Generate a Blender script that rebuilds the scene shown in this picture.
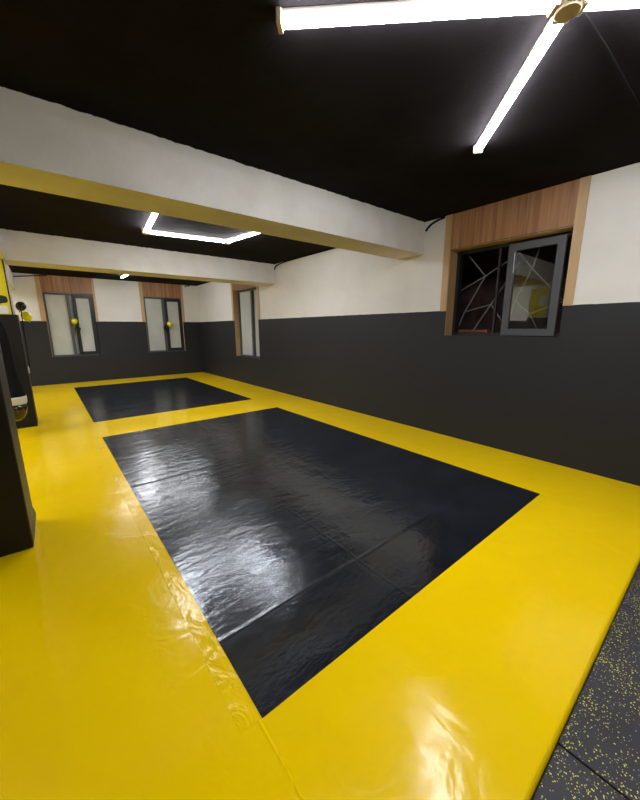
import bpy, bmesh, math, random
from mathutils import Vector, Matrix
random.seed(7)
for o in list(bpy.data.objects): bpy.data.objects.remove(o)
S = bpy.context.scene
COL = S.collection

# ------------------------------------------------------------------ camera, world, exposure
EYE = 1.45
cam_d = bpy.data.cameras.new('camera'); cam = bpy.data.objects.new('camera', cam_d); COL.objects.link(cam)
cam_d.sensor_fit = 'VERTICAL'; cam_d.sensor_height = 24.0
cam_d.lens = 338.19 / 800 * 24.0
cam_d.clip_start = 0.02
pi_, ya, ro = math.radians(-12.007), math.radians(38.89), math.radians(-0.276)
F = Vector((math.sin(ya)*math.cos(pi_), math.cos(ya)*math.cos(pi_), math.sin(pi_)))
R0 = Vector((math.cos(ya), -math.sin(ya), 0)); U0 = R0.cross(F)
Rr = R0*math.cos(ro) + U0*math.sin(ro); Ur = -R0*math.sin(ro) + U0*math.cos(ro)
m = Matrix((Rr, Ur, -F)).transposed().to_4x4(); m.translation = (0, 0, EYE)
cam.matrix_world = m
S.camera = cam
wd = bpy.data.worlds.new('night'); S.world = wd; wd.use_nodes = True
wd.node_tree.nodes['Background'].inputs[0].default_value = (0.5, 0.6, 0.8, 1)
wd.node_tree.nodes['Background'].inputs[1].default_value = 0.004
S.view_settings.view_transform = 'Standard'; S.view_settings.look = 'None'
S.view_settings.gamma = 1.0; S.view_settings.use_curve_mapping = False
S.view_settings.exposure = 1.52
LED = 30.0          # strength of every lit LED diffuser

# ------------------------------------------------------------------ room measures (metres)
W, D, ZC, ZP = 4.13, 11.484, 2.809, 1.662      # right wall, far wall, ceiling, dark paint line
LX, BY = -4.2, -3.2                             # left wall, wall behind the camera
T = 0.28                                        # wall thickness

# ------------------------------------------------------------------ materials
def nodes(name):
    mt = bpy.data.materials.new(name); mt.use_nodes = True
    nt = mt.node_tree; return mt, nt, nt.nodes['Principled BSDF']
def N(nt, t, **kw):
    n = nt.nodes.new(t)
    for k, v in kw.items():
        if k.startswith('_'): setattr(n, k[1:], v)
        else: n.inputs[k].default_value = v
    return n
def mth(nt, op, a, b=None, c=None, clamp=False):
    n = nt.nodes.new('ShaderNodeMath'); n.operation = op; n.use_clamp = clamp
    for i, v in enumerate((a, b, c)):
        if v is None: continue
        if isinstance(v, (int, float)): n.inputs[i].default_value = v
        else: nt.links.new(v, n.inputs[i])
    return n.outputs[0]
def mapr(nt, v, a, b, c=0.0, d=1.0):
    n = nt.nodes.new('ShaderNodeMapRange'); nt.links.new(v, n.inputs[0])
    for i, x in enumerate((a, b, c, d)): n.inputs[i+1].default_value = x
    return n.outputs[0]
def pos(nt, scale=(1, 1, 1), rot=(0, 0, 0)):
    g = nt.nodes.new('ShaderNodeNewGeometry'); mp = nt.nodes.new('ShaderNodeMapping')
    nt.links.new(g.outputs['Position'], mp.inputs[0])
    mp.inputs['Scale'].default_value = scale; mp.inputs['Rotation'].default_value = rot
    return mp.outputs[0]
def noise(nt, vec, scale, detail=3.0, rough=0.5, dist=0.0):
    n = N(nt, 'ShaderNodeTexNoise', Scale=scale, Detail=detail, Roughness=rough, Distortion=dist)
    nt.links.new(vec, n.inputs['Vector']); return n.outputs['Fac']
def mixc(nt, f, a, b):
    n = nt.nodes.new('ShaderNodeMix'); n.data_type = 'RGBA'
    nt.links.new(f, n.inputs[0])
    for i, v in ((6, a), (7, b)):
        if isinstance(v, tuple): n.inputs[i].default_value = v + (1,)
        else: nt.links.new(v, n.inputs[i])
    return n.outputs[2]
def bump(nt, bs, h, dist=1.0, strength=1.0):
    b = N(nt, 'ShaderNodeBump', Strength=strength, Distance=dist)
    nt.links.new(h, b.inputs['Height']); nt.links.new(b.outputs[0], bs.inputs['Normal'])
def plain(name, col, rough=0.5, metal=0.0, grain=0.0, gscale=60, spec=0.5, var=0.0):
    mt, nt, bs = nodes(name)
    bs.inputs['Base Color'].default_value = col + (1,)
    bs.inputs['Roughness'].default_value = rough; bs.inputs['Metallic'].default_value = metal
    bs.inputs['Specular IOR Level'].default_value = spec
    if var:
        f = noise(nt, pos(nt), 2.5, 5)
        nt.links.new(mixc(nt, mapr(nt, f, .35, .65), tuple(c*(1-var) for c in col), tuple(min(1, c*(1+var)) for c in col)), bs.inputs['Base Color'])
    if grain: bump(nt, bs, mth(nt, 'MULTIPLY', noise(nt, pos(nt), gscale, 4), grain))
    return mt
WHITE = (0.75, 0.73, 0.69)
CHAR = (0.021, 0.0215, 0.024)
def wall_mat():
    mt, nt, bs = nodes('two tone wall paint')
    g = nt.nodes.new('ShaderNodeNewGeometry'); sx = nt.nodes.new('ShaderNodeSeparateXYZ'); nt.links.new(g.outputs['Position'], sx.inputs[0])
    wob = mth(nt, 'MULTIPLY', mth(nt, 'SUBTRACT', noise(nt, pos(nt), 9, 3), .5), .012)
    z = mth(nt, 'ADD', sx.outputs['Z'], wob)
    f = mth(nt, 'GREATER_THAN', z, ZP)
    stain = mapr(nt, noise(nt, pos(nt), 1.7, 5, .6), .45, .75)
    wcol = mixc(nt, stain, WHITE, (0.69, 0.67, 0.63))
    nt.links.new(mixc(nt, f, CHAR, wcol), bs.inputs['Base Color'])
    nt.links.new(mapr(nt, f, 0, 1, .55, .8), bs.inputs['Roughness'])
    bs.inputs['Specular IOR Level'].default_value = .3
    bump(nt, bs, mth(nt, 'MULTIPLY', noise(nt, pos(nt), 45, 4), .0012))
    return mt
def beam_mat():
    mt, nt, bs = nodes('white beam paint')
    g = nt.nodes.new('ShaderNodeNewGeometry'); sx = nt.nodes.new('ShaderNodeSeparateXYZ'); nt.links.new(g.outputs['Position'], sx.inputs[0])
    z = mth(nt, 'ADD', sx.outputs['Z'], mth(nt, 'MULTIPLY', mth(nt, 'SUBTRACT', noise(nt, pos(nt), 14, 6, .7), .5), .035))
    f = mth(nt, 'GREATER_THAN', z, ZC - .004)       # ragged edge of the black ceiling paint
    stain = mapr(nt, noise(nt, pos(nt), 2.2, 5, .6), .4, .75)
    wc = mixc(nt, stain, WHITE, (0.63, 0.60, 0.55))
    nt.links.new(mixc(nt, f, wc, (.012, .011, .010)), bs.inputs['Base Color'])
    bs.inputs['Roughness'].default_value = .8; bs.inputs['Specular IOR Level'].default_value = .3
    bump(nt, bs, mth(nt, 'MULTIPLY', noise(nt, pos(nt), 40, 4), .0015))
    return mt
def ceiling_mat():
    mt, nt, bs = nodes('black ceiling paint')
    f = mapr(nt, noise(nt, pos(nt), 1.3, 6, .65), .35, .7)
    nt.links.new(mixc(nt, f, (.0125, .0106, .0120), (.0200, .0175, .0195)), bs.inputs['Base Color'])
    bs.inputs['Roughness'].default_value = .95; bs.inputs['Specular IOR Level'].default_value = .03
    h = mth(nt, 'ADD', mth(nt, 'MULTIPLY', noise(nt, pos(nt), 3, 3), .006), mth(nt, 'MULTIPLY', noise(nt, pos(nt), 50, 4), .0015))
    bump(nt, bs, h)
    return mt
def vinyl(name, kind):
    mt, nt, bs = nodes(name)
    g = nt.nodes.new('ShaderNodeNewGeometry'); sx = nt.nodes.new('ShaderNodeSeparateXYZ'); nt.links.new(g.outputs['Position'], sx.inputs[0])
    X, Y = sx.outputs['X'], sx.outputs['Y']
    if kind == 'black':
        smear = mapr(nt, noise(nt, pos(nt, (1, 1.6, 1)), 2.4, 7, .65), .45, .75)
        nt.links.new(mixc(nt, smear, (.0088, .0104, .0150), (.018, .0215, .031)), bs.inputs['Base Color'])
        # the sheet lies slacker and hazier past the first join
        hazy = mapr(nt, mth(nt, 'ADD', Y, mth(nt, 'MULTIPLY', noise(nt, pos(nt), 2.5, 3), .05)), 1.345, 1.385, 0, .035)
        ro = mth(nt, 'ADD', mapr(nt, noise(nt, pos(nt), 3.1, 6, .6), .35, .7, .12, .20), hazy)
        nt.links.new(ro, bs.inputs['Roughness'])
        bs.inputs['Specular IOR Level'].default_value = 1.0; bs.inputs['Specular Tint'].default_value = (.86, .93, 1, 1)
        big = mth(nt, 'MULTIPLY', noise(nt, pos(nt), .9, 2), .010)
        med = mth(nt, 'MULTIPLY', noise(nt, pos(nt, (1, 2.2, 1)), 5.0, 4, .55, .5), mapr(nt, Y, 1.25, 1.5, .0020, .0047))
        # creases running across the sheet, only in some areas
        wv = noise(nt, pos(nt, (2.2, 17, 1), (0, 0, .10)), 1.0, 3, .5, .4)
        msk = mapr(nt, noise(nt, pos(nt), 1.0, 2), .42, .62)
        left = mth(nt, 'MULTIPLY', mapr(nt, X, 2.0, .6, .25, 1.0), mapr(nt, Y, 1.7, 2.9, .12, 1.0))
        rid = mth(nt, 'MULTIPLY', mth(nt, 'MULTIPLY', wv, msk), mth(nt, 'MULTIPLY', left, .0075))
        # diagonal slack ripples
        wv2 = noise(nt, pos(nt, (10, 2.0, 1), (0, 0, .5)), 1.0, 3, .5, .3)
        msk2 = mapr(nt, noise(nt, pos(nt, (1, 1, 1), (0, 0, 1.1)), .8, 2), .45, .62)
        rid = mth(nt, 'ADD', rid, mth(nt, 'MULTIPLY', mth(nt, 'MULTIPLY', wv2, msk2), .0030))
        h = mth(nt, 'ADD', mth(nt, 'ADD', big, med), rid)
        h = mth(nt, 'ADD', h, mth(nt, 'MULTIPLY', noise(nt, pos(nt, (1, 1.5, 1)), 20, 3), .0009))
        for yf, a in ((1.34, .004), (3.38, .0035), (4.3, .002), (7.3, .003), (8.4, .004), (9.4, .003)):   # joins of the pads below
            d = mth(nt, 'ABSOLUTE', mth(nt, 'SUBTRACT', mth(nt, 'ADD', Y, mth(nt, 'MULTIPLY', noise(nt, pos(nt), 2.5, 2), .03)), yf + .015))
            h = mth(nt, 'ADD', h, mth(nt, 'MULTIPLY', mapr(nt, d, 0, .018, 1, 0), a*.45))
        for xf in (1.38,):
            d = mth(nt, 'ABSOLUTE', mth(nt, 'SUBTRACT', mth(nt, 'ADD', X, mth(nt, 'MULTIPLY', noise(nt, pos(nt), 2.0, 2), .03)), xf + .015))
            h = mth(nt, 'ADD', h, mth(nt, 'MULTIPLY', mapr(nt, d, 0, .015, 1, 0), .0004))
        bump(nt, bs, h)
    else:
        f = mapr(nt, noise(nt, pos(nt), 1.1, 4), .35, .7)
        nt.links.new(mixc(nt, f, (.91, .605, .0004), (.96, .645, .0008)), bs.inputs['Base Color'])
        nt.links.new(mapr(nt, noise(nt, pos(nt), 2.3, 4),   .35, .7, .13, .21), bs.inputs['Roughness'])
        bs.inputs['Specular IOR Level'].default_value = .36
        h = mth(nt, 'MULTIPLY', noise(nt, pos(nt), .8, 2), .010)
        h = mth(nt, 'ADD', h, mth(nt, 'MULTIPLY', noise(nt, pos(nt), 4.5, 3, .5, .8), .0050))
        # loose wrinkled border strip along the left edge of the near black mat, and its weld line
        dx = mth(nt, 'SUBTRACT', .455, X)
        band = mth(nt, 'MULTIPLY', mth(nt, 'LESS_THAN', dx, .085), mth(nt, 'GREATER_THAN', dx, 0.0))
        inY = mth(nt, 'MULTIPLY', mth(nt, 'LESS_THAN', Y, 5.4), mth(nt, 'GREATER_THAN', Y, .93))
        wr = mth(nt, 'MULTIPLY', noise(nt, pos(nt, (1.3, .8, 1), (0, 0, .5)), 9, 4, .5, 1.2), .013)
        h = mth(nt, 'ADD', h, mth(nt, 'MULTIPLY', mth(nt, 'MULTIPLY', mth(nt, 'MULTIPLY', band, inY), mapr(nt, noise(nt, pos(nt, (.01, 1, 1)), 1.3, 1), .40, .60, .12, 1)), wr))
        for xf in (.442,):
            d = mth(nt, 'ABSOLUTE', mth(nt, 'SUBTRACT', X, xf))
            near = mth(nt, 'LESS_THAN', Y, .93)
            h = mth(nt, 'ADD', h, mth(nt, 'MULTIPLY', mth(nt, 'MULTIPLY', mapr(nt, d, 0, .008, 1, 0), near), .0016))
        bump(nt, bs, h)
    return mt
def rubber_mat():
    mt, nt, bs = nodes('speckled rubber')
    base = mixc(nt, mapr(nt, noise(nt, pos(nt), 3, 4), .35, .7), (.031, .030, .035), (.048, .045, .052))
    def flecks(scale, thr, lo, hi, seed):
        wv = pos(nt, (1, 1, 0))
        off = N(nt, 'ShaderNodeVectorMath', _operation='ADD'); nt.links.new(wv, off.inputs[0]); off.inputs[1].default_value = (seed, seed*.7, 0)
        jit = N(nt, 'ShaderNodeTexNoise', Scale=scale*1.4, Detail=2.0); nt.links.new(off.outputs[0], jit.inputs['Vector'])
        add = N(nt, 'ShaderNodeVectorMath', _operation='MULTIPLY_ADD'); nt.links.new(jit.outputs['Color'], add.inputs[0])
        add.inputs[1].default_value = (.9/scale,)*3; nt.links.new(off.outputs[0], add.inputs[2])
        v = N(nt, 'ShaderNodeTexVoronoi', Scale=scale); nt.links.new(add.outputs[0], v.inputs['Vector'])
        sp = nt.nodes.new('ShaderNodeSeparateColor'); nt.links.new(v.outputs['Color'], sp.inputs[0])
        clump = mapr(nt, noise(nt, off.outputs[0], 7, 3), .38, .62, lo, hi)
        return mth(nt, 'MULTIPLY', mth(nt, 'LESS_THAN', v.outputs['Distance'], thr), mth(nt, 'LESS_THAN', sp.outputs[0], clump)), sp.outputs[1]
    f1, r1 = flecks(175, .40, .03, .30, 0.0)
    f2, r2 = flecks(165, .36, .02, .14, 3.3)
    c = mixc(nt, f2, base, (.36, .36, .33))
    c = mixc(nt, f1, c, mixc(nt, r1, (.72, .70, .06), (.90, .88, .18)))
    nt.links.new(c, bs.inputs['Base Color'])
    bs.inputs['Roughness'].default_value = .62; bs.inputs['Specular IOR Level'].default_value = .4
    bump(nt, bs, mth(nt, 'MULTIPLY', noise(nt, pos(nt), 160, 3), .0012))
    return mt
def wood_mat(name, c1, c2, axis):
    mt, nt, bs = nodes(name)
    sc = {'x': (16, 16, .5), 'y': (16, 16, .5)}[axis]
    g1 = noise(nt, pos(nt, sc), 1.0, 4, .55)
    g2 = noise(nt, pos(nt, (70, 70, 1.6)), 1.0, 4, .6, .4)
    f = mth(nt, 'ADD', mth(nt, 'MULTIPLY', mapr(nt, g1, .35, .65), .65), mth(nt, 'MULTIPLY', mapr(nt, g2, .35, .65), .35))
    nt.links.new(mixc(nt, f, c1, c2), bs.inputs['Base Color'])
    bs.inputs['Roughness'].default_value = .5
    bump(nt, bs, mth(nt, 'MULTIPLY', g2, .0008))
    return mt
def glass_mat():
    mt = bpy.data.materials.new('clear glass'); mt.use_nodes = True; nt = mt.node_tree
    nt.nodes.remove(nt.nodes['Principled BSDF'])
    tr = N(nt, 'ShaderNodeBsdfTransparent'); tr.inputs[0].default_value = (.88, .92, .90, 1)
    gl = N(nt, 'ShaderNodeBsdfGlossy', Roughness=0.0); gl.inputs[0].default_value = (1, 1, 1, 1)
    fr = N(nt, 'ShaderNodeFresnel', IOR=1.75)
    mx = nt.nodes.new('ShaderNodeMixShader')
    nt.links.new(fr.outputs[0], mx.inputs[0]); nt.links.new(tr.outputs[0], mx.inputs[1]); nt.links.new(gl.outputs[0], mx.inputs[2])
    nt.links.new(mx.outputs[0], nt.nodes['Material Output'].inputs[0])
    return mt
def film_mat():
    mt, nt, bs = nodes('frosted pane film')
    f = mapr(nt, noise(nt, pos(nt, (1.6, 1.6, .8)), 1.6, 3), .35, .7)
    nt.links.new(mixc(nt, f, (.46, .49, .44), (.56, .58, .54)), bs.inputs['Base Color'])
    bs.inputs['Roughness'].default_value = .12; bs.inputs['Specular IOR Level'].default_value = .5
    return mt
def led_mat():
    mt, nt, bs = nodes('lit led diffuser')
    bs.inputs['Base Color'].default_value = (.9, .9, .9, 1)
    bs.inputs['Emission Color'].default_value = (.97, .975, 1.0, 1)
    bs.inputs['Emission Strength'].default_value = LED
    return mt
M = dict(
    wall=wall_mat(), beam=beam_mat(), ceil=ceiling_mat(), black=vinyl('black vinyl', 'black'), yellow=vinyl('yellow vinyl', 'yellow'),
    rubber=rubber_mat(), glass=glass_mat(), film=film_mat(), led=led_mat(),
    slab=plain('dark screed', (.03, .03, .03), .8, grain=.002),
    wood_x=wood_mat('brown laminate x', (.19, .080, .032), (.45, .235, .105), 'x'),
    lwood=wood_mat('light wood trim', (.44, .28, .13), (.56, .38, .20), 'x'),
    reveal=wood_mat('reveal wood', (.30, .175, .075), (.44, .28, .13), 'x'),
    frame=plain('grey window aluminium', (.080, .084, .094), .42, .15),
    dframe=plain('dark window aluminium', (.014, .014, .016), .4, .1),
    glint=plain('pale gasket highlight', (.5, .5, .5), .35, .6),
    grille=plain('pale painted steel', (.15, .146, .14), .5),
    pad=plain('black pad vinyl', (.0055, .005, .0045), .5, grain=.0008, gscale=30, spec=.35),
    padside=plain('lit black pad vinyl', (.030, .028, .024), .5, grain=.0008, gscale=30, spec=.4),  # same black pads, side colour lightened for the extra light it catches
    bag=plain('black leatherette', (.005, .005, .005), .8, grain=.001, gscale=40, spec=.15),
    band=plain('off white vinyl', (.55, .54, .44), .5), bagcap=plain('glossy black leatherette', (.018, .016, .010), .16),
    ylatex=plain('yellow latex', (.80, .74, .005), .18), blatex=plain('black latex', (.008, .008, .008), .12),
    housing=plain('cream plastic housing', (.70, .66, .60), .5), cap=plain('beige plastic', (.70, .60, .44), .5),
    cable=plain('black cable', (.006, .006, .006), .9, spec=.1), chain=plain('steel chain', (.35, .35, .36), .3, .9),
    poster=plain('yellow print', (.72, .62, .01), .45), ink=plain('black print', (.012, .012, .014), .5), pwhite=plain('white print', (.72, .72, .70), .5),
    plank=plain('reddish plank', (.35, .11, .05), .6, var=.3), outwall=plain('dark outside masonry', (.075, .042, .032), .9, grain=.02, gscale=8, var=.6),
    plastic=plain('white plastic', (.72, .70, .66), .4), tag=plain('white tag', (.6, .6, .58), .5), edge=plain('edge ochre', (.30, .19, .01), .5),
)

# ------------------------------------------------------------------ mesh helpers
def box(bm, a, b):
    x0, y0, z0 = (min(p, q) for p, q in zip(a, b)); x1, y1, z1 = (max(p, q) for p, q in zip(a, b))
    v = [bm.verts.new(c) for c in ((x0,y0,z0),(x1,y0,z0),(x1,y1,z0),(x0,y1,z0),(x0,y0,z1),(x1,y0,z1),(x1,y1,z1),(x0,y1,z1))]
    for f in ((0,3,2,1),(4,5,6,7),(0,1,5,4),(1,2,6,5),(2,3,7,6),(3,0,4,7)): bm.faces.new([v[i] for i in f])
def bevel(bm, w, seg=2):
    bmesh.ops.bevel(bm, geom=list(bm.edges), offset=w, segments=seg, affect='EDGES', profile=.5)
def obj(name, bm, mat, parent=None, smooth=False):
    bmesh.ops.recalc_face_normals(bm, faces=bm.faces)
    me = bpy.data.meshes.new(name); bm.to_mesh(me); bm.free()
    me.materials.append(mat)
    if smooth:
        for p in me.polygons: p.use_smooth = True
    o = bpy.data.objects.new(name, me); COL.objects.link(o)
    if parent: o.parent = parent
    return o
def tag(o, label, cat, group=None):
    o['label'] = label; o['category'] = cat
    if group: o['group'] = group
    return o
def struct(o): o['kind'] = 'structure'; return o
def thing(name, loc, rz=0.0):
    o = bpy.data.objects.new(name, None); COL.objects.link(o); o.location = loc; o.rotation_euler = (0, 0, rz)
    o.empty_display_size = .1
    return o
def tube(bm, pts, r, n=8, cap=True):
    pts = [Vector(p) for p in pts]; rings = []
    for i, p in enumerate(pts):
        d = (pts[min(i+1, len(pts)-1)] - pts[max(i-1, 0)]).normalized()
        a = d.cross(Vector((0, 0, 1)) if abs(d.z) < .9 else Vector((1, 0, 0))).normalized(); b = d.cross(a)
        rr = r[i] if isinstance(r, (list, tuple)) else r
        rings.append([bm.verts.new(p + rr*(a*math.cos(2*math.pi*k/n) + b*math.sin(2*math.pi*k/n))) for k in range(n)])
    for q, w in zip(rings, rings[1:]):
        for k in range(n): bm.faces.new((q[k], q[(k+1) % n], w[(k+1) % n], w[k]))
    if cap: bm.faces.new(rings[0][::-1]); bm.faces.new(rings[-1])
def lathe(bm, prof, n=32, c=(0, 0)):
    rings = []
    for r, z in prof:
        if r < 1e-5: rings.append([bm.verts.new((c[0], c[1], z))])
        else: rings.append([bm.verts.new((c[0]+r*math.cos(2*math.pi*k/n), c[1]+r*math.sin(2*math.pi*k/n), z)) for k in range(n)])
    for q, w in zip(rings, rings[1:]):
        for k in range(n):
            a, b = q[k % len(q)], q[(k+1) % len(q)]; c_, d = w[(k+1) % len(w)], w[k % len(w)]
            fs = []
            for v in (a, b, c_, d):
                if v not in fs: fs.append(v)
            if len(fs) > 2: bm.faces.new(fs)
def copy_thing(o):
    c = o.copy(); COL.objects.link(c)
    for ch in o.children:
        d = ch.copy(); COL.objects.link(d); d.parent = c
        for g in ch.children:
            e = g.copy(); COL.objects.link(e); e.parent = d
    return c
def bx(name, a, b, mat, parent=None, bev=0.0, seg=2):
    bm = bmesh.new(); box(bm, a, b)
    if bev: bevel(bm, bev, seg)
    return obj(name, bm, mat, parent)

# ------------------------------------------------------------------ setting
struct(bx('floor', (LX-T, BY-T, -.15), (W+T, D+T, -.042), M['slab']))
struct(bx('ceiling', (LX-T, BY-T, ZC), (W+T, D+T, ZC+.2), M['ceil']))

def wall_holes(name, u0, u1, z0, z1, holes, fn, mat):
    """a wall slab with rectangular openings; fn(u, n, z) gives the world point, n = 0 inside and T outside"""
    us = sorted({u0, u1, *(h[0] for h in holes), *(h[1] for h in holes)})
    zs = sorted({z0, z1, *(h[2] for h in holes), *(h[3] for h in holes)})
    bm = bmesh.new(); cache = {}
    def V(i, j, k):
        if (i, j, k) not in cache: cache[i, j, k] = bm.verts.new(fn(us[i], (0, T)[k], zs[j]))
        return cache[i, j, k]
    def solid(i, j):
        if not (0 <= i < len(us)-1 and 0 <= j < len(zs)-1): return False
        cu, cz = (us[i]+us[i+1])/2, (zs[j]+zs[j+1])/2
        return not any(h[0] < cu < h[1] and h[2] < cz < h[3] for h in holes)
    for i in range(len(us)-1):
        for j in range(len(zs)-1):
            if not solid(i, j): continue
            for k in (0, 1): bm.faces.new([V(i,j,k), V(i+1,j,k), V(i+1,j+1,k), V(i,j+1,k)])
            for di, dj, e in ((-1,0,((i,j),(i,j+1))), (1,0,((i+1,j),(i+1,j+1))), (0,-1,((i,j),(i+1,j))), (0,1,((i,j+1),(i+1,j+1)))):
                if not solid(i+di, j+dj):
                    (a, b), (c, d) = e
                    bm.faces.new([V(a,b,0), V(c,d,0), V(c,d,1), V(a,b,1)])
    return struct(obj(name, bm, mat))
right = lambda u, n, z: (W+n, -u, z)            # u runs left to right as seen from inside the room
far = lambda u, n, z: (u, D+n, z)
WIN_NEAR = (-2.497, -1.207, 1.343, 2.402)
WIN_SIDE = (-8.80, -7.49, .70, 2.44)
WIN_FL = (.145, 1.238, .73, 2.39)
WIN_FR = (2.50, 3.605, .74, 2.40)
wall_holes('wall_right', -(D+T), -BY+T, -.042, ZC, [WIN_NEAR, WIN_SIDE], right, M['wall'])
wall_holes('wall_far', LX-T, W, -.042, ZC, [WIN_FL, WIN_FR], far, M['wall'])
struct(bx('wall_left', (LX-T, BY-T, -.042), (LX, D, ZC), M['wall']))
struct(bx('wall_back', (LX, BY-T, -.042), (W, BY, ZC), M['wall']))

# beams and columns
def beam(a, b): return struct(bx('beam', a, b, M['beam']))
beam((LX, 2.89, 2.41), (W, 3.322, ZC))
beam((LX, 6.664, 2.402), (W, 7.164, ZC))
beam((-.66, 3.322, 2.41), (-.25, 6.664, ZC))
beam((-.76, 7.164, 2.402), (-.36, D, ZC))
struct(bx('column', (-.66, 2.89, -.042), (-.285, 3.25, 2.41), M['beam']))
struct(bx('column', (-.66, 6.664, -.042), (-.27, 7.05, 2.402), M['beam']))

# floor covering
bm = bmesh.new(); box(bm, (LX, .195, -.042), (W, D, 0))
bmesh.ops.bevel(bm, geom=[e for e in bm.edges if all(abs(v.co.y-.195) < 1e-4 and abs(v.co.z) < 1e-4 for v in e.verts)], offset=.019, segments=4, affect='EDGES', profile=.5)
cover = obj('mat_cover', bm, M['yellow'])
tag(cover, 'glossy yellow vinyl cover stretched over the whole training floor', 'floor mat')
def mat_sheet(y0, y1, label):
    return tag(bx('training_mat', (.4556, y0, 0), (3.25, y1, .002), M['black'], bev=.0008, seg=1), label, 'mat', 'black mats let into the yellow floor')
mat_sheet(.9235, 5.318, 'large glossy black vinyl mat nearest the camera on the yellow floor')
mat_sheet(6.289, 10.492, 'far black vinyl mat on the yellow floor, beyond the nearest one by the end wall')
tl = ['black rubber tile with yellow flecks under the camera, left of the tile seam',
      'black rubber tile with yellow flecks along the yellow mat edge, right of the tile seam',
      'black rubber tile with yellow flecks next to the right wall, third from the seam corner']
for i, x in enumerate((.255, 1.255, 2.255)):
    bm = bmesh.new(); box(bm, (x+.003, -.805, -.042), (min(x+1, W)-.003, .193, -.022)); bevel(bm, .004, 2)
    tag(obj('rubber_tile', bm, M['rubber']), tl[i], 'floor tile', 'speckled rubber floor tiles')
struct(bx('floor_rubber', (LX, BY, -.042), (W, -.807, -.022), M['rubber']))
struct(bx('floor_rubber', (LX, -.805, -.042), (.254, .193, -.022), M['rubber']))
struct(bx('floor_rubber', (3.256, -.805, -.042), (W, .193, -.022), M['rubber']))

# ------------------------------------------------------------------ windows and their wood surrounds
def fbox(name, fn, u0, u1, n0, n1, z0, z1, mat, parent, bev=0.0):
    a, b = fn(u0, n0, z0), fn(u1, n1, z1)
    return bx(name, a, b, mat, parent, bev)
def ring(name, fn, u0, u1, z0, z1, wdt, n0, n1, mat, parent, wl=None):
    """a rectangular frame as one mesh"""
    bm = bmesh.new(); w = wdt
    for (a, b, c, d) in ((u0, u0+w, z0, z1), (u1-w, u1, z0, z1), (u0+w, u1-w, z0, z0+w), (u0+w, u1-w, z1-w, z1)):
        box(bm, fn(a, n0, c), fn(b, n1, d))
    return obj(name, bm, mat, parent)
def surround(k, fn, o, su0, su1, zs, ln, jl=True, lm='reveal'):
    u0, u1, z0, z1 = o
    t = thing('trim_%d' % k, (0, 0, 0)); struct(t)
    hp = fbox('header_panel', fn, u0, u1, -.006, -.0005, z1+.004, ZC, M['wood_x'], t)
    fbox('side_strip', fn, su0, u0, -.014, -.0005, ZP-.004, ZC, M['lwood'], t)
    fbox('side_strip', fn, u1, su1, -.014, -.0005, ZP-.004, ZC, M['lwood'], t)
    fbox('header_edge', fn, u0, u1, -.010, -.0005, z1, z1+.005, M['dframe'], t)
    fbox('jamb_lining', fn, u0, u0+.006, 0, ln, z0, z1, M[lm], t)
    if jl: fbox('jamb_lining', fn, u1-.006, u1, 0, ln, z0, z1, M['lwood'], t)
    fbox('top_lining', fn, u0+.006, u1-.006, 0, ln, z1-.006, z1, M['lwood'], t)
    return t
surround(1, right, WIN_NEAR, -2.582, -1.125, 0, .16, False)
surround(2, right, WIN_SIDE, -8.90, -7.39, 0, .16, True, 'lwood')
surround(3, far, WIN_FL, .045, 1.295, 0, .05, False)
surround(4, far, WIN_FR, 2.415, 3.665, 0, .05)

# near window: left half open, one glazed sash slid to the right
u0, u1, z0, z1 = WIN_NEAR
w1 = struct(thing('window_1', (0, 0, 0)))
ring('window_frame', right, u0+.007, u1-.007, z0, z1-.007, .038, .16, .25, M['dframe'], w1)
fbox('meeting_stile', right, -1.985, -1.962, .20, .24, z0+.038, z1-.045, M['dframe'], w1)
sa = ring('sash', right, -1.845, -1.292, 1.356, 2.364, .075, .125, .163, M['frame'], w1)
fbox('pane', right, -1.770, -1.367, .142, .147, 1.431, 2.289, M['glass'], sa)
fbox('handle_and_glint', right, -1.776, -1.770, .115, .125, 2.05, 2.27, M['glint'], sa, .002)  # pale strip standing in for the highlight on the sash gasket
fbox('sill', right, u0+.007, u1-.007, 0, .16, z0, z0+.004, M['dframe'], w1)
# other windows: fixed pane left, sash right, both filmed
def two_pane(k, fn, o, mul, sashw, n, dark_left):
    u0, u1, z0, z1 = o
    w = struct(thing('window_%d' % k, (0, 0, 0)))
    ring('window_frame', fn, u0+.007, u1-.007, z0, z1-.007, .045, n, n+.08, M['frame'], w)
    fbox('mullion', fn, mul-.035, mul+.035, n-.01, n+.06, z0+.045, z1-.052, M['frame'], w)
    fbox('pane', fn, u0+.052, mul-.035, n+.035, n+.041, z0+.045, z1-.052, M['film'], w)
    sl = fbox('pane', fn, mul+.035, u1-.052, n+.055, n+.061, z0+.045, z1-.052, M['film'], w)
    if sashw is None: return w
    s = ring('sash', fn, mul+sashw, u1-.02, z0+.03, z1-.035, .085, n-.012, n+.03, M['dframe'], w)
    fbox('pane', fn, mul+sashw+.085, u1-.105, n+.006, n+.011, z0+.115, z1-.12, M['film'], s)
    fbox('handle_and_glint', fn, mul+sashw+.03, mul+sashw+.05, n-.03, n-.012, (z0+z1)/2-.07, (z0+z1)/2+.07, M['dframe'], s, .003)
    return w
two_pane(2, right, WIN_SIDE, -8.04, None, .13, False)
two_pane(3, far, WIN_FL, .665, .09, .05, False)
two_pane(4, far, WIN_FR, 3.05, .035, .05, True)

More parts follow.
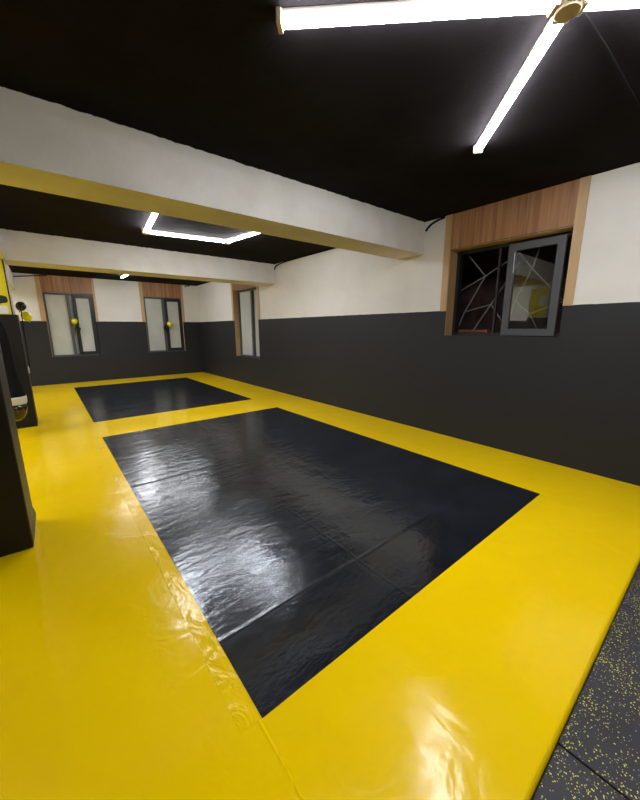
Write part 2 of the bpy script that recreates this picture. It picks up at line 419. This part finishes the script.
# outside the open window
g = thing('window_grille', right(-1.85, .31, 1.34))
go = Vector(g.location)
J = dict(t1=(2.416,2.352), J1=(2.179,2.079), l1=(2.492,1.93), r1=(1.954,2.204), J2=(2.415,1.651), J3=(2.076,1.73), r2=(1.947,1.946),
         r3=(1.942,1.552), b3=(2.302,1.367), b2=(2.517,1.381), t4=(1.594,2.277), J4=(1.649,2.10), r4=(1.462,1.884), b4=(1.775,1.794), g1=(1.77,1.49), g2=(1.673,1.731), j5=(1.80,1.74))
def ext(a, b, k):           # carries a bar on past b
    return (b[0]+(b[0]-a[0])*k, b[1]+(b[1]-a[1])*k)
bars = [(J['J1'], ext(J['J1'], J['t1'], .4)), (J['J1'], ext(J['J1'], J['l1'], .3)), (J['J1'], (1.80, 2.29)), (J['J1'], J['J2']), (J['J2'], J['J3']), (J['J3'], (1.79, 2.19)),
        (J['J3'], (1.86, 1.445)), (J['J3'], ext(J['J3'], J['b3'], .25)), (J['J2'], ext(J['J2'], J['b2'], .5)), (J['J4'], (1.56, 2.45)), (J['J4'], (1.30, 1.72)), (J['J4'], (1.79, 1.76)),
        ((1.79, 1.76), (1.86, 1.445)), ((1.79, 1.76), (1.62, 1.60)), ((1.62, 1.60), (1.45, 1.30)), ((1.62, 1.60), (1.30, 1.72)), ((1.86, 1.445), (1.80, 1.28)), ((1.80, 2.29), J['J4']), ((1.80, 2.29), (1.78, 2.45))]
for a, b in bars:
    bm = bmesh.new(); tube(bm, [Vector((W+.31, a[0], a[1]))-go, Vector((W+.31, b[0], b[1]))-go], .008, 6)
    obj('bar', bm, M['grille'], g)
bm = bmesh.new()
for (a, b, c, d) in ((1.12, 1.14, 1.26, 2.48), (2.56, 2.58, 1.26, 2.48), (1.14, 2.56, 1.26, 1.28), (1.14, 2.56, 2.46, 2.48)):
    box(bm, Vector((W+.283, a, c))-go, Vector((W+.325, b, d))-go)
obj('border_frame', bm, M['grille'], g)
tag(g, 'pale metal grille of crazy angled bars outside the open near window', 'window grille')
struct(bx('trim_5', (W+T+.055, .6, -.3), (W+T+.42, 3.4, 1.385), M['outwall']))
bm = bmesh.new(); box(bm, (W+.39, 2.13, 1.385), (W+.50, 2.56, 1.418)); bevel(bm, .006, 2)
tag(obj('timber_plank', bm, M['plank']), 'reddish wooden board lying on the dark ledge outside the near window', 'plank')
struct(bx('wall_outside', (W+1.4, -1.5, -.3), (W+1.6, 6.0, 4.2), M['outwall']))

# ------------------------------------------------------------------ LED lights
def light_bar(parent, a, b, zt=ZC, w=.056):
    """one straight bar between two plan points (relative to the fixture), housing > diffuser + end_cap"""
    a, b = Vector((a[0], a[1], 0)), Vector((b[0], b[1], 0)); d = b-a; L = d.length; ang = math.atan2(d.y, d.x)
    mx = Matrix.Translation(a) @ Matrix.Rotation(ang, 4, 'Z')
    bm = bmesh.new(); box(bm, (0, -w/2+.004, -.029), (L, w/2-.004, -.0005)); bevel(bm, .003, 2); bmesh.ops.transform(bm, matrix=mx, verts=bm.verts)
    h = obj('light_bar', bm, M['housing'], parent)
    bm = bmesh.new()
    n = 8; pr = [(w/2, -.029)] + [(w/2*math.cos(math.pi*k/n), -.036-.018*math.sin(math.pi*k/n)) for k in range(n+1)] + [(-w/2, -.029)]; n += 2
    ra = [bm.verts.new((.004, y, z)) for y, z in pr]; rb = [bm.verts.new((L-.004, y, z)) for y, z in pr]
    for k in range(n): bm.faces.new((ra[k], ra[k+1], rb[k+1], rb[k]))
    bm.faces.new(ra); bm.faces.new(rb[::-1]); bm.faces.new((ra[0], rb[0], rb[-1], ra[-1]))
    bmesh.ops.transform(bm, matrix=mx, verts=bm.verts)
    obj('diffuser', bm, M['led'], h)
    for x in (0, L):
        bm = bmesh.new(); s = 1 if x else -1
        box(bm, (x-s*.004, -w/2-.006, -.058), (x+s*.020, w/2+.006, -.0005)); bevel(bm, .005, 2); bmesh.ops.transform(bm, matrix=mx, verts=bm.verts)
        obj('end_cap', bm, M['cap'], h)
    return h
def fixture(center, bars, hubs, label, rz=0.0):
    t = thing('ceiling_light', (center[0], center[1], ZC), rz)
    for a, b in bars: light_bar(t, a, b)
    for hb in hubs:
        bm = bmesh.new(); lathe(bm, [(0, -.066), (.045, -.066), (.052, -.06), (.052, -.0005), (0, -.0005)], 20, hb)
        obj('connector', bm, M['cap'], t)
    return tag(t, label, 'ceiling light', 'led bar ceiling lights')
def arm(deg, r0=.065, r1=1.235): 
    c, s = math.cos(math.radians(deg)), math.sin(math.radians(deg)); return ((c*r0, s*r0), (c*r1, s*r1))
fixture((1.905, .688), [arm(137.4, .065, 1.215), arm(43.3, .065, 1.19), arm(-42.6), arm(-136.7)], [(0, 0)], 'large crossed white led bar light on the black ceiling nearest the camera')
f_, g_ = Vector((1.322, 5.48)), Vector((2.442, 5.319)); e_ = f_+Vector((-.107, -.994))*1.15; h_ = g_+Vector((.157, -.988))*1.15
def pt(a, b, k): v = a+(b-a)*k; return (v.x-f_.x, v.y-f_.y)
fixture(f_, [(pt(f_, e_, .04), pt(f_, e_, 1)), (pt(f_, g_, .04), pt(f_, g_, .96)), (pt(g_, h_, .04), pt(g_, h_, 1))], [(0, 0), tuple(g_-f_)], 'u-shaped white led bar light on the ceiling between the two beams')
fixture((1.88, 9.25), [arm(92), arm(-28), arm(-148)], [(0, 0)], 'led bar light on the ceiling past the second beam, mostly hidden')
for i, y in enumerate((5.0, 9.3)):
    fixture((-2.3, y), [arm(a+12*i) for a in (45, 135, 225, 315)], [(0, 0)], ['crossed led bar light over the left bay behind the near column', 'crossed led bar light over the left bay by the end wall'][i])

# ------------------------------------------------------------------ column pads
def column_pad(xr, xl, yf, yb, z1, label, flare=0.0):
    t = thing('column_pad', (xr, yf, 0))
    bx('front_panel', (xl-xr, 0, .001), (0, .055, z1), M['pad'], t, .012, 3)
    bm = bmesh.new(); d = yb-yf
    zs = [.001, .03, .055, .085, .12, .4, z1*.6, z1]
    fl = [.3, .75, 1, .6, 0, 0, 0, 0]
    rg = []
    for z, k in zip(zs, fl):
        rg.append([bm.verts.new(c) for c in ((-.05, .0555, z), (-.003+.25*flare*k, .0555, z), (flare*k*.8, d*.55, z), (flare*k, d, z), (-.05, d, z))])
    for a, b in zip(rg, rg[1:]):
        for k in range(5): bm.faces.new((a[k], a[(k+1) % 5], b[(k+1) % 5], b[k]))
    bm.faces.new(rg[0][::-1]); bm.faces.new(rg[-1])
    sp = obj('side_panel', bm, M['padside'], t)
    return tag(t, label, 'column padding'), sp
column_pad(-.233, -.70, 2.81, 3.25, 1.66, 'black padded wrap on the near column at the left edge', .012)
t, sp = column_pad(-.233, -.66, 6.605, 7.05, 1.66, 'black padded wrap on the farther column, behind the hanging bag')
bx('hook_tape', (-.0035, .22, .79), (.012, .30, .89), M['tag'], sp)['label'] = 'white tape end'

# posters on the columns
def poster(name, y, x0, x1, za, zb, label):
    t = thing(name, ((x0+x1)/2, y, za))
    cx = (x0+x1)/2
    bx('print', (x0-cx, -.004, 0), (x1-cx, 0, zb-za), M['poster'], t)
    bm = bmesh.new(); box(bm, (x1-cx, -.008, 0), (x1-cx+.014, 0, zb-za)); obj('edge_trim', bm, M['ink'], t)
    pts = [(-.12, .06), (-.16, .12), (-.14, .20), (-.06, .25), (.04, .24), (.08, .205), (.155, .185), (.165, .13), (.15, .10), (.08, .09), (.07, .06)]
    bm = bmesh.new(); lo = [bm.verts.new((x, -.0065, z+.06)) for x, z in pts]; hi = [bm.verts.new((x, -.0042, z+.06)) for x, z in pts]
    bm.faces.new(lo); bm.faces.new(hi[::-1])
    for k in range(len(pts)): bm.faces.new((lo[k], lo[(k+1) % len(pts)], hi[(k+1) % len(pts)], hi[k]))
    obj('glove_shape', bm, M['ink'], t)
    bx('wrist_band', (-.16, -.007, .012), (.150, -.0042, .118), M['pwhite'], t)
    return tag(t, label, 'poster')
poster('wall_poster', 6.664, -.65, -.292, 1.662, 2.40, 'yellow poster with a black glove shape and white wrist band, above the far column padding')
t = thing('wall_sign', (-.285, 3.07, 1.68))
bx('print', (0, -.17, 0), (.004, .17, .62), M['poster'], t)
bx('white_panel', (.0042, -.15, .24), (.006, -.02, .44), M['pwhite'], t)
tag(t, 'yellow board with white square on the side of the near column', 'sign')

# ------------------------------------------------------------------ hanging bag
t = thing('punching_bag', (-.425, 6.05, .235))
pf = [(.62, 0)]
body = [(.142, .24), (.150, .30), (.148, .36), (.138, .45), (.118, .56), (.104, .70), (.098, .85), (.094, 1.05), (.085, 1.20), (.06, 1.30), (.03, 1.34), (0, 1.35)]
bm = bmesh.new(); lathe(bm, [(0, .23)] + body, 36); obj('bag_body', bm, M['bag'], t, True)
bm = bmesh.new(); lathe(bm, [(.146, .235), (.1525, .27), (.1545, .32), (.1522, .338), (.1480, .338), (.149, .31), (.142, .24)], 36); obj('white_band', bm, M['band'], t, True)['label'] = 'off-white printed band'
bm = bmesh.new(); lathe(bm, [(0, 0), (.05, .006), (.095, .035), (.125, .09), (.140, .16), (.146, .235), (0, .235)], 36); obj('bottom_cap', bm, M['bagcap'], t, True)['label'] = 'glossy rounded bottom'
bm = bmesh.new()
for k in range(16):
    z = 1.352+k*.051; a = k % 2
    pts = []
    for j in range(13):
        th = 2*math.pi*j/12; q = .012*math.cos(th); pts.append(((q if a else 0), (0 if a else q), z+.03+.034*math.sin(th)))
    tube(bm, pts, .0035, 5, False)
obj('chain', bm, M['chain'], t, True)
tag(t, 'black hanging punching bag with white band above its rounded bottom, between the columns', 'punching bag')

# ------------------------------------------------------------------ balloons
def balloon(mat, c, r, tilt, rz, label, grp):
    t = thing('balloon', c)
    bm = bmesh.new()
    prof = []
    for k in range(19):
        a = math.pi*k/18; rr = r*math.sin(a); z = -r*1.08*math.cos(a)
        if z < 0: z *= 1.12; rr *= 1-.10*(-z/r)
        prof.append((max(rr, 0) if 0 < k < 18 else 0, z))
    lathe(bm, prof, 28); o = obj('balloon_body', bm, mat, t, True)
    bm = bmesh.new(); zb = -r*1.08*1.12
    lathe(bm, [(0, zb+.003), (.006, zb), (.004, zb-.006), (.012, zb-.018), (0, zb-.016)], 10); obj('knot', bm, mat, t, True)
    t.rotation_euler = (tilt, 0, rz)
    return tag(t, label, 'balloon', grp)
balloon(M['blatex'], (-.192, 7.12, 1.802), .066, .5, .6, 'black balloon beside the farther column, above a yellow one', 'balloons tied in pairs')
balloon(M['ylatex'], (-.150, 7.19, 1.655), .068, -.4, 1.0, 'yellow balloon beside the farther column, under a black one', 'balloons tied in pairs')
balloon(M['ylatex'], (.735, D-.03, 1.66), .072, .3, .2, 'yellow balloon on the left window of the end wall', 'balloons tied in pairs')
balloon(M['blatex'], (.79, D-.03, 1.465), .068, 2.6, .4, 'black balloon on the left window of the end wall', 'balloons tied in pairs')
balloon(M['ylatex'], (3.165, D-.08, 1.60), .078, 0, 1.2, 'yellow balloon on the right window of the end wall', 'balloons tied in pairs')
balloon(M['blatex'], (3.04, D-.05, 1.48), .070, .4, 2.0, 'black balloon on the right window of the end wall', 'balloons tied in pairs')

# ------------------------------------------------------------------ cables and small fittings
def cable(pts, r, label):
    bm = bmesh.new()
    P = [Vector(p) for p in pts]; out = []
    for i in range(len(P)-1):
        p0, p1, p2, p3 = P[max(i-1, 0)], P[i], P[i+1], P[min(i+2, len(P)-1)]
        for k in range(6):
            s = k/6; out.append(.5*((2*p1)+(p2-p0)*s+(2*p0-5*p1+4*p2-p3)*s*s+(3*p1-p0-3*p2+p3)*s**3))
    out.append(P[-1]); tube(bm, out, r, 8)
    return tag(obj('cable', bm, M['cable'], None, True), label, 'cable')
cable([(W-.020, 2.862, 2.69), (W-.022, 2.80, 2.745), (W-.014, 2.70, 2.785), (W-.012, 2.60, 2.797)], .013, 'short black cable stub where the near beam meets the right wall')
cable([(W-.020, 6.640, 2.69), (W-.022, 6.60, 2.75), (W-.014, 6.40, 2.785), (W-.012, 6.0, 2.797), (W-.012, 5.0, 2.797), (W-.012, 4.0, 2.797), (W-.012, 3.33, 2.797)], .012, 'black cable running along the wall top between the two beams')
cable([(-.35, D-.014, 2.72), (-.1, D-.014, 2.75), (.15, D-.014, 2.785), (.3, D-.014, 2.795)], .012, 'black cable sagging under the ceiling on the end wall, at far left')
cable([(3.75, D-.016, 2.74), (3.78, D-.016, 2.775), (3.9, D-.014, 2.797)], .014, 'small black cable end at the ceiling near the end wall corner')
cable([(1.975, .675, 2.796), (2.3, .66, 2.802), (2.85, .65, 2.802), (3.5, .64, 2.802), (4.1, .63, 2.80)], .004, 'thin black line on the ceiling beside the nearest led light')  # thin black tube laid along a dark line on the ceiling
bm = bmesh.new(); tube(bm, [(-.195, 7.085, 1.735), (-.205, 7.08, 1.55), (-.212, 7.075, 1.2), (-.215, 7.07, .86)], .007, 6)
tag(obj('cord', bm, M['cable'], None, True), 'thin black cord hanging straight down the farther column below the balloons', 'cord')
t = thing('wall_socket', (3.84, D, 1.79))
bx('face_plate', (-.06, -.009, 0), (.06, 0, .075), M['plastic'], t, .003)
bx('socket_insert', (-.035, -.011, .018), (.035, -.009, .057), M['plastic'], t, .0008, 1)
tag(t, 'small white wall socket beside the right window of the end wall', 'socket')
